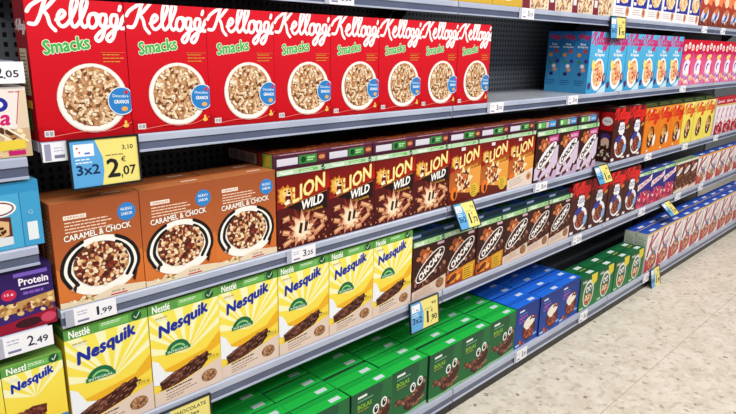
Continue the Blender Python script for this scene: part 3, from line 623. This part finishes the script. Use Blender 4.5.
def monster():
    w, h = 191, 190; a = Art(w, h); a.grad(0, 0, w, h, (30, 112, 58), (38, 84, 58)); a.poly([(120, 190), (190, 150), (190, 190)], (44, 96, 66)); a.poly([(100, 0), (190, 40), (190, 190), (150, 190)], (40, 110, 62))
    a.rect(28, 164, 70, 173, (228, 238, 230)); a.lines(28, 152, 90, 1, 4, 4, (130, 180, 150), 4); a.text('BOLAS', 28, 126, 64, 16, (150, 200, 50), .03); a.text('chocolate', 28, 116, 50, 7, (190, 170, 60), .02)
    a.poly([(20, 54), (50, 74), (90, 60), (130, 70), (182, 104), (180, 60), (140, 34), (96, 10), (70, 24), (60, 48)], (70, 40, 34))
    rr = random.Random(9)
    pts = [(26+i*3.2, 62+9*math.sin(i*.45)) for i in range(26)] + [(108+i*3.4, 64+i*1.9) for i in range(22)] + [(80+i*4, 40-13*math.sin(math.pi*i/22)) for i in range(24)]
    for x, y in pts: a.ell(x+rr.uniform(-4, 4), y+rr.uniform(-6, 6), 6, 5.6, rr.choice([(112, 60, 46), (150, 92, 72), (80, 40, 32), (176, 120, 98)]), 0, 8, .000008)
    for x, y in ((112, 96), (150, 108)):
        a.ell(x, y, 15, 19, (240, 242, 238), -8, 20); a.ell(x+1, y-1, 9, 13, (20, 30, 26), -8, 16); a.ell(x+4, y+4, 3, 4, (240, 244, 240), 0, 8)
    a.poly([(0, 0), (190, 0), (190, 14), (90, 8), (0, 12)], (150, 190, 150))
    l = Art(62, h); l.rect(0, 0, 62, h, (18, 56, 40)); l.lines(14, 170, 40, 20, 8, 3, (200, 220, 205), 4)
    t = Art(w, 62); t.grad(0, 0, w, 62, (34, 184, 72), (28, 170, 66)); t.rect(24, 8, 66, 18, (90, 196, 140)); t.rect(8, 42, w-8, 43.5, (16, 110, 48))  # top green raised above the front, overhead light painted into it
    return carton('cereal_box', w, 62, h, a, l, t, (34, 100, 56), (18, 60, 42), (28, 172, 66), flap=(36, 190, 74), tab=(124, 166, 12, 30, (216, 228, 236)))
def bluebox():
    w, h = 191, 192; a = Art(w, h); a.grad(0, 0, w, h, (30, 76, 168), (34, 54, 128)); a.rect(28, 164, 66, 172, (220, 228, 244)); a.lines(28, 150, 70, 1, 4, 4, (110, 140, 210), 5); a.text('rellenos', 30, 128, 64, 13, (214, 90, 190), .03, 0, 6); a.text('leche', 30, 112, 44, 11, (190, 90, 190), .03, 0, 6)
    a.ell(112, 66, 54, 52, (64, 30, 36), 0, 26); a.ell(112, 62, 40, 36, (120, 46, 40), 0, 22); a.scatter(inell(112, 56, 40, 34), 50, 8, [(140, 60, 46), (90, 36, 30), (184, 100, 76)], 5)
    a.ell(112, 100, 46, 25, (244, 236, 222), 8, 24); a.ell(98, 82, 22, 14, (244, 236, 222), -20); a.scatter(inell(140, 120, 30, 12), 14, 7, [(110, 50, 40), (150, 80, 60)], 5)
    a.scatter(inrect(30, 6, 90, 30), 16, 7, [(140, 60, 46), (90, 36, 30), (196, 110, 80)], 8); a.rect(10, 8, 40, 16, (210, 220, 240)); a.rect(150, 24, 180, 34, (150, 180, 230))
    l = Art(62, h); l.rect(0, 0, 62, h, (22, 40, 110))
    t = Art(w, 62); t.grad(0, 0, w, 62, (34, 106, 222), (28, 94, 208)); t.rect(22, 8, 60, 18, (90, 140, 224)); t.rect(8, 42, w-8, 43.5, (18, 60, 150))
    return carton('cereal_box', w, 62, h, a, l, t, (32, 62, 146), (22, 44, 116), (30, 98, 212), flap=(36, 112, 228), tab=(124, 166, 12, 30, (214, 226, 240)))
def greenyellow():
    w, h = 191, 172; a = Art(w, h); a.grad(0, 0, w, h, (40, 128, 66), (20, 84, 50)); a.ell(92, 78, 56, 72, (222, 228, 214), -6, 28); a.ell(92, 74, 46, 60, (60, 96, 80), -6, 26); a.ell(92, 48, 40, 28, (206, 150, 90), 0, 22); a.scatter(inell(92, 50, 36, 26), 40, 8, [(226, 170, 96), (176, 70, 50), (240, 220, 180), (110, 60, 40)], 5)
    a.ell(78, 100, 14, 17, (240, 240, 236)); a.ell(106, 104, 14, 17, (240, 240, 236)); a.ell(80, 99, 7, 9, (20, 40, 40)); a.ell(107, 102, 7, 9, (20, 40, 40)); a.text('MIEL', 20, 142, 50, 14, (230, 240, 220), .04)
    a.poly([(112, 172), (176, 172), (176, 128), (146, 112), (116, 138)], (226, 206, 60)); a.rect(10, 6, 50, 16, (200, 220, 190))
    t = Art(w, 62); t.rect(0, 0, w, 62, (22, 92, 54)); t.rect(20, 8, 60, 20, (60, 140, 90)); t.rect(112, 0, 176, 9, (220, 206, 60))
    return carton('cereal_box', w, 62, h, a, None, t, (26, 96, 54), (18, 66, 44), (22, 92, 54), flap=(26, 104, 60), tab=(116, 170, 16, 40, (224, 232, 230)))

# ------------------------------------------------------------------ cereal boxes, shelf by shelf
Y0 = .007
P = .1925
def X(i, x0=0.0, p=P): return x0+i*p
row(smacks(), [X(i, .003, .1923) for i in range(8)], Y0, -.203, 'red boxes of puffed wheat in a white bowl', 'red puffed wheat boxes', jit=.0008)
row(rice(), [X(i, 2.325, .1915) for i in range(6)], Y0, -.203, 'pale blue rice cereal boxes', 'pale blue rice cereal boxes', rows=3, dy=.072, rowskip=lambda i, j: j and i > 0, jit=.0015)
row(pink_loops(), [X(i, 3.478, .194) for i in range(8)], Y0, -.203, 'pink and red loops boxes', 'pink and red loops boxes')
ZC = -.566
row(caramel(), [X(i, .005, .191) for i in range(3)], Y0, ZC, 'orange brown caramel chocolate boxes', 'orange brown caramel boxes', rows=2, dy=.066)
lw = lion(True)
row(lw, [X(i, .579, .1915) for i in range(4)], Y0, ZC, 'maroon boxes with gold and white lettering', 'maroon wild boxes')
row(lion(False), [1.345, 1.5365], Y0, ZC, 'orange splashed maroon boxes with yellow roundel', 'orange splashed maroon boxes')
put(lion(False, True), 1.728, Y0, ZC, 'maroon and orange box with pale beige panel along its bottom', 'orange splashed maroon boxes')
row(chocapic('tag'), [1.928, 2.1195, 2.311], Y0, ZC, 'brown boxes with magenta tag and lilac milk', 'brown boxes with magenta tag')
ly = lying('dark')
row(ly, [X(i, .579, .1915) for i in range(7)], Y0+.012, ZC+.2295, 'dark cartons lying flat atop the maroon boxes', 'cartons lying flat on the middle shelf')
row(lying('white'), [1.928, 2.1195, 2.311], Y0+.012, ZC+.2225, 'flat cartons atop magenta tagged boxes', 'cartons lying flat on the middle shelf')
kc = krispies_choc()
row(kc, [2.667, 2.863], Y0, ZC, 'tall dark chocolate boxes left of orange ones', 'tall chocolate boxes, middle shelf', rows=2, dy=.073, rowskip=lambda i, j: j and i > 0)
row(orange_box(), [3.068, 3.262, 3.456], Y0, ZC, 'orange cereal boxes with red script', 'orange cereal boxes')
row(orange_box(True), [3.65, 3.845, 4.045], Y0, ZC, 'yellow cereal boxes with orange script', 'yellow cereal boxes')
row(lyinggreen(), [3.08, 3.275, 3.47, 3.665, 3.86, 4.055], Y0+.015, ZC+.2515, 'dark green cartons lying flat on orange and yellow boxes', 'dark green cartons lying flat')
row(berries(), [X(i, 4.268, .193) for i in range(4)], Y0, ZC, 'white boxes with red band and berries', 'white berry boxes')
ZD = -.888
row(nesquik(), [X(i, .005, .1915) for i in range(6)], Y0, ZD, 'yellow chocolate ball cereal boxes with green top band', 'yellow chocolate cereal boxes')
cb = chocapic('beige'); csp = chocapic('splash')
put(cb, 1.158, Y0, ZD, 'brown petal cereal box right beside the last yellow box', 'brown petal cereal boxes')
row(csp, [1.35, 1.541], Y0, ZD, 'brown petal boxes with orange splash and yellow patch', 'brown petal cereal boxes')
row(cb, [1.732, 1.923, 2.1135], Y0, ZD, 'brown petal boxes with beige base right of splashed ones', 'brown petal cereal boxes')
row(lyingblue(), [X(i, 1.16, .191) for i in range(6)], Y0+.018, ZD+.2215, 'blue and green cartons lying flat atop brown petal boxes', 'blue cartons lying flat')
row(krispies_choc(262), [2.306, 2.503, 2.70, 2.897], Y0, ZD, 'dark chocolate boxes with big red script below middle shelf', 'dark chocolate boxes, fourth shelf')
row(crunch(), [3.093, 3.284, 3.475], Y0, ZD, 'purple blue boxes with white slanted name band', 'purple blue boxes')
row(small_choc(), [3.668, 3.802, 3.936], Y0, ZD, 'narrow brown boxes with white oval', 'narrow brown boxes')
row(special(205, 196, (232, 160, 40), 1), [X(i, 4.07, .208) for i in range(5)], Y0, ZD, 'short white cereal boxes with orange top edge', 'short white cereal boxes')
ZE = -1.272; YE = -.0756+Y0
row(monster(), [X(i, 1.574-.1935*7, .1935) for i in range(8)], YE, ZE, 'green chocolate ball boxes on bottom shelf', 'green chocolate ball boxes', rows=5, dy=.068, jit=.004)
row(bluebox(), [1.769, 1.962, 2.153], YE, ZE, 'deep blue cereal boxes on bottom shelf', 'deep blue cereal boxes', rows=4, dy=.068, jit=.004)
row(greenyellow(), [X(i, 2.346, .193) for i in range(4)], YE, ZE, 'dark green boxes with yellow corner', 'dark green yellow cornered boxes', rows=2, dy=.068, jit=.003)
row(special(188, 242, (214, 176, 90), 2), [X(i, 3.14, .1895) for i in range(11)], YE, ZE, 'tall white blue-topped boxes, bottom shelf', 'tall white boxes with blue tops', rows=2, dy=.07, jit=.003)
ZA = .1425
row(topbox('yellow'), [1.145, 1.34, 1.535], Y0, ZA, 'yellow flake boxes on the top shelf', 'yellow boxes on the top shelf')
row(topbox('seeds'), [X(i, 1.73, .1925) for i in range(4)], Y0, ZA, 'beige muesli boxes on the top shelf', 'muesli boxes on the top shelf')
row(topbox('white'), [X(i, 2.5, .194) for i in range(6)], Y0, ZA, 'white and blue boxes on the top shelf', 'white and blue boxes on the top shelf')
row(topbox('red'), [X(i, 3.665, .194) for i in range(7)], Y0, ZA, 'red and brown boxes on the top shelf', 'red and brown boxes on the top shelf')

# left bay snack boxes
def snack(kind):
    if kind == 'cookie':
        w, h = 206, 134; a = Art(w, h); a.rect(0, 0, w, h, (238, 228, 224)); a.poly([(184, 56), (206, 56), (206, 128), (194, 128)], (226, 206, 180)); a.stroke([(194, 126), (184, 64)], 1.6, (190, 60, 90), 0); a.ell(156, 102, 17, 14, (36, 48, 150)); a.ell(154, 102, 11, 7, (236, 238, 246))
        a.text('a', 155, 62, 19, 21, (206, 30, 110), .06, .2); a.lines(176, 124, 26, 1, 3, 2, (200, 90, 90), 3); a.poly([(0, 0), (206, 0), (206, 56), (120, 52), (0, 40)], (206, 176, 140)); a.scatter(inrect(4, 4, 196, 56), 90, 7, [(90, 50, 34), (226, 196, 150), (170, 120, 76), (244, 222, 180)], 3)
        for k in range(5): a.stroke([(60+k*26, 58), (96+k*26, 30)], 3.5, (246, 236, 214), 0)
        a.poly([(120, 12), (196, 16), (196, 34), (130, 32)], (232, 206, 70)); a.rect(164, 4, 194, 13, (196, 30, 110)); return carton('cookie_box', w, 150, h, a, None, None, (236, 226, 222), (200, 190, 186), (226, 216, 212)), 'white cookie box ending in a pink letter on upper left shelf'
    if kind == 'blue':
        w, h = 212, 134; a = Art(w, h); a.rect(0, 0, w, h, (76, 170, 214)); a.rect(176, 0, w, h, (66, 160, 208)); a.rect(174.5, 0, 176, h, (36, 110, 160)); a.rect(0, h-22, w, h, (54, 146, 198))
        a.ell(134, 84, 34, 17, (240, 240, 240)); a.ell(134, 84, 30, 14, (120, 60, 80)); a.ell(134, 84, 27, 11, (244, 242, 240)); a.poly([(30, 10), (156, 20), (156, 66), (100, 70), (30, 44)], (96, 48, 44)); a.poly([(40, 30), (120, 66), (152, 56), (150, 30), (100, 16), (40, 10)], (222, 182, 130)); a.scatter(inrect(60, 26, 146, 54), 18, 4, [(70, 36, 26)], 3)
        a.poly([(80, 6), (156, 10), (156, 26), (110, 28)], (220, 226, 232)); a.rect(184, 12, 203, 50, (230, 238, 242)); a.text('G', 188, 66, 9, 9, (150, 206, 230), .02); return carton('biscuit_box', w, 150, h, a, None, None, (70, 164, 210), (54, 130, 170), (80, 170, 210)), 'sky blue biscuit box under the white cookie box'
    if kind == 'purple':
        w, h = 222, 134; a = Art(w, h); a.grad(0, 0, w, h, (66, 40, 120), (44, 26, 84)); a.rect(0, 128, 210, 140, (30, 20, 60)); a.rect(150, 116, 214, 124, (120, 90, 190)); a.text('Protein', 158, 96, 56, 16, (246, 240, 250), .04); a.rect(160, 88, 214, 91, (220, 210, 240)); a.lines(164, 76, 50, 1, 5, 6, (130, 90, 190), 3)
        a.stroke([(70, 100), (116, 98), (96, 54)], 9, (246, 240, 246), 3); a.ell(138, 82, 14, 12, (200, 40, 80)); a.text('12 g', 130, 80, 16, 6, (250, 230, 236), .03)
        a.poly([(0, 34), (60, 36), (222, 46), (222, 72), (120, 60), (40, 62), (0, 52)], (196, 150, 90)); a.scatter(inrect(4, 36, 218, 66), 90, 6, [(226, 190, 120), (160, 110, 60), (240, 216, 160), (120, 50, 50)], 5)
        a.poly([(0, 0), (222, 0), (222, 34), (120, 22), (0, 20)], (150, 22, 50)); a.ell(168, 14, 26, 10, (60, 20, 34)); a.ell(206, 16, 15, 11, (206, 70, 100)); return carton('protein_bar_box', w, 150, h, a, None, None, (52, 32, 100), (40, 26, 80), (50, 34, 90)), 'purple protein bar box with red base on left shelf'
q, lab = snack('cookie'); put(q, -.218, Y0, -.228, lab, None, 'snack box', 0)
q, lab = snack('blue'); put(q, -.222, Y0, -.411, lab, None, 'snack box', 0)
q, lab = snack('purple'); put(q, -.226, Y0, -.588, lab, None, 'snack box', 0)
nb = nesquik(119, 155, True, 60)
put(nb, -.1225, Y0, -.815, 'small yellow cereal bar box below the purple protein bars', None, 'snack box', 0)
put(nb, -.243, Y0, -.815, 'yellow cereal bar box cut by the left picture edge', None, 'snack box', 0)

# ------------------------------------------------------------------ price labels on the rails
def price(x, lvl, w, t1, t2, label, PR=PAR):
    zb, zt, yf = PR[lvl]; h = (zt-zb)*.95*1000; a = Art(w*1000, h); W_ = w*1000
    a.rect(0, 0, W_, h, (244, 244, 250)); a.rect(0, 0, W_*.16, h, (178, 180, 198) if w > .08 else (236, 238, 246)); a.lines(W_*.22, h*.72, W_*.26, 2, h*.16, h*.06, (170, 172, 196), 4); a.rect(W_*.22, h*.14, W_*.44, h*.26, (120, 122, 160))
    a.text(t1, W_*(.55 if t1 != '1' else .6), h*.26, W_*(.12 if t1 != '1' else .05), h*.52, (30, 32, 60), .02); a.text(t2, W_*.71, h*.28, W_*.2, h*.34, (30, 32, 60), .03); a.ell(W_*.69, h*.26, h*.035, h*.05, (30, 32, 60), n=6)
    V, F = box_geo(0, w, 0, .0012, 0, h/1000); cols = [lin((238, 238, 244))]*6; n = len(V)
    V += [(p[0]/1000, -p[2], p[1]/1000) for p in a.v]; F += [tuple(i+n for i in q) for q in a.f]; cols += a.c
    o = mesh_obj('price_label', V, F, PAPER, cols=cols); o.location = (x, yf-.0018, CZ+zb+(zt-zb)*.02); tag(o, label, 'price label', 'white shelf price labels')
price(.010, 'C', .110, '1', '99', 'white price label reading 1,99 under the first caramel box')
price(.604, 'C', .104, '3', '25', 'white price label reading 3,25 under the first maroon box')
price(1.535, 'B', .105, '3', '10', 'white price label just right of the last red box')
price(.742, 'A', .108, '3', '35', 'white price label on top rail above the red boxes')
price(1.70, 'A', .104, '3', '15', 'white price label on top rail under the muesli boxes')
price(2.13, 'B', .104, '3', '05', 'white price label left of the blue rice cereal boxes')
price(3.48, 'B', .104, '2', '95', 'white price label where pale blue boxes meet pink ones')
price(1.918, 'C', .115, '3', '29', 'white price label under first box with magenta tag')
price(3.09, 'C', .104, '2', '79', 'white price label under the first orange box')
price(3.67, 'C', .104, '2', '75', 'white price label under the first yellow box')
price(4.27, 'C', .104, '3', '45', 'white price label under first white berry box')
price(2.325, 'D', .104, '2', '55', 'white price label under first dark chocolate box of fourth shelf')
price(3.11, 'D', .104, '2', '85', 'white price label under first purple blue box')
price(3.68, 'D', .104, '2', '35', 'white price label under first narrow brown box')
price(4.11, 'D', .104, '3', '25', 'white price label under first short white box')
price(3.70, 'A', .1, '2', '99', 'white price label under first red and brown top shelf box')
price(4.05, 'A', .1, '2', '89', 'second price label from frame right on top rail')
price(1.757, 'E', .1, '1', '35', 'white price label on bottom rail under first deep blue box')
price(2.335, 'E', .095, '1', '65', 'white price label on bottom rail under first dark green box')
price(3.12, 'E', .095, '2', '15', 'white price label on bottom rail left of low promotion sign')
price(-.124, 'A', .112, '2', '05', 'white price label reading 2,05 at upper left edge', LEFT)
price(-.13, 'D', .112, '2', '49', 'white price label reading 2,49 under the purple box', LEFT)

# small blank code label at the left end of the red boxes shelf
a = Art(49, 38); a.rect(0, 0, 49, 38, (240, 240, 248)); a.rect(4, 2, 16, 36, (150, 152, 180)); a.lines(22, 26, 20, 2, 6, 2, (180, 182, 200), 3); a.rect(22, 6, 42, 13, (120, 122, 150))
V, F = box_geo(0, .049, 0, .0012, 0, .038); n = len(V); V += [(p[0]/1000, -p[2], p[1]/1000) for p in a.v]; F += [tuple(i+n for i in q) for q in a.f]
o = mesh_obj('price_label', V, F, PAPER, cols=[lin((238, 238, 244))]*6+a.c); o.location = (.003, -.0018, CZ-.243); tag(o, 'small label with grey bar left of the large promotion sign', 'price label', 'white shelf price labels')

# ------------------------------------------------------------------ blue and yellow promotion signs
def sign(x, zt, w, h, tilt, deal, big, small, label, yf=0, words=False):
    s = empty('promotion_sign', (x, yf-.006, CZ+zt), label, 'price sign', 'blue and yellow promotion signs'); s.rotation_euler = (math.asin(min(.9, tilt/h)) * -1, 0, 0)
    e = .004
    parts = [box_geo(-e, w+e, -.002, .004, -h-e, -h), box_geo(-e, w+e, -.002, .004, 0, e), box_geo(-e, 0, -.002, .004, -h, 0), box_geo(w, w+e, -.002, .004, -h, 0), box_geo(0, w, .0015, .004, -h, 0)]
    v, f = join(parts); mesh_obj('sign_frame', v, f, FRAME, s)['label'] = 'thin black plastic frame'
    v, f = join([box_geo(w*.4, w*.6, .004, .009, -.03, .002)]); mesh_obj('rail_clip', v, f, RAIL, s)
    W_, H_ = w*1000, h*1000; a = Art(W_, H_); a.rect(0, 0, W_, H_, (240, 226, 130))
    a.poly([(0, 0), (W_*.42, 0), (W_*.46, H_*.3), (W_*.46, H_*.6), (W_*.36, H_), (0, H_)], (92, 168, 226))
    if words:
        a.text('CHOCOLATE', W_*.42, H_*.8, W_*.52, H_*.1, (60, 56, 40), .03); a.text('cereales', W_*.42, H_*.66, W_*.4, H_*.09, (60, 56, 40), .03); a.rect(W_*.06, H_*.6, W_*.3, H_*.86, (236, 240, 246)); a.ell(W_*.82, H_*.5, 12, 10, (232, 180, 40))
    else:
        a.rect(W_*.05, H_*.66, W_*.34, H_*.92, (246, 248, 252)); a.ell(W_*.1, H_*.84, 2.2, 2.2, (220, 60, 60)); a.ell(W_*.13, H_*.75, 2, 2, (220, 60, 60)); a.rect(W_*.2, H_*.7, W_*.28, H_*.74, (90, 120, 200))
        a.lines(W_*.06, H_*.58, W_*.26, 2, H_*.07, H_*.03, (226, 238, 250), 3)
        a.lines(W_*.5, H_*.62, W_*.3, 1, 5, H_*.025, (150, 140, 70), 5)
    a.text(deal, W_*.06, H_*.26, W_*.34, H_*.22, (24, 50, 92), .04) if not words else None
    if not words:
        a.text(big, W_*.5, H_*.14, W_*.2, H_*.42, (34, 36, 40), .04) if big != '1' else a.text(big, W_*.57, H_*.14, W_*.07, H_*.42, (34, 36, 40), .015)
        a.text(',', W_*.715, H_*.09, W_*.02, H_*.1, (34, 36, 40), .04); a.text(small, W_*.745, H_*.16, W_*.2, H_*.21, (34, 36, 40), .03); a.text('3,10' if big == '2' else small, W_*.76, H_*.72, W_*.17, H_*.11, (60, 60, 50), .01)
        a.text('€', W_*.73, H_*.46, W_*.07, H_*.12, (60, 60, 50), .01)
    V = [(p[0]/1000, -p[2], p[1]/1000-h) for p in a.v]
    mesh_obj('printed_card', V, a.f, GLOSS, s, cols=a.c)
sign(.053, -.205, .142, .098, .004, '3x2', '2', '07', 'large promotion sign reading 3x2 2,07 below first red boxes')
sign(1.137, -.888, .152, .108, .012, '3x2', '1', '90', 'promotion sign reading 1,90 below the first brown petal box')
sign(1.352, -.562, .118, .095, .045, '3x2', '1', '73', 'promotion sign reading 3x2 1,73 tilted out below orange splashed boxes')
sign(2.464, -.562, .145, .088, .04, '3x2', '1', '85', 'tilted promotion sign over the dark chocolate boxes of fourth shelf')
sign(2.464, .141, .155, .094, .008, '3x2', '1', '95', 'promotion sign hanging from top rail over pale blue boxes')
sign(.16, -.905, .178, .11, .004, '', '', '', 'yellow worded sign below the second yellow cereal box', words=True)
sign(3.44, -.912, .135, .095, .07, '3x2', '1', '99', 'tilted promotion sign above the tall white boxes')
sign(3.215, -1.262, .13, .112, .02, '3x2', '1', '89', 'low promotion sign on bottom rail hanging near the floor', yf=-.0756)
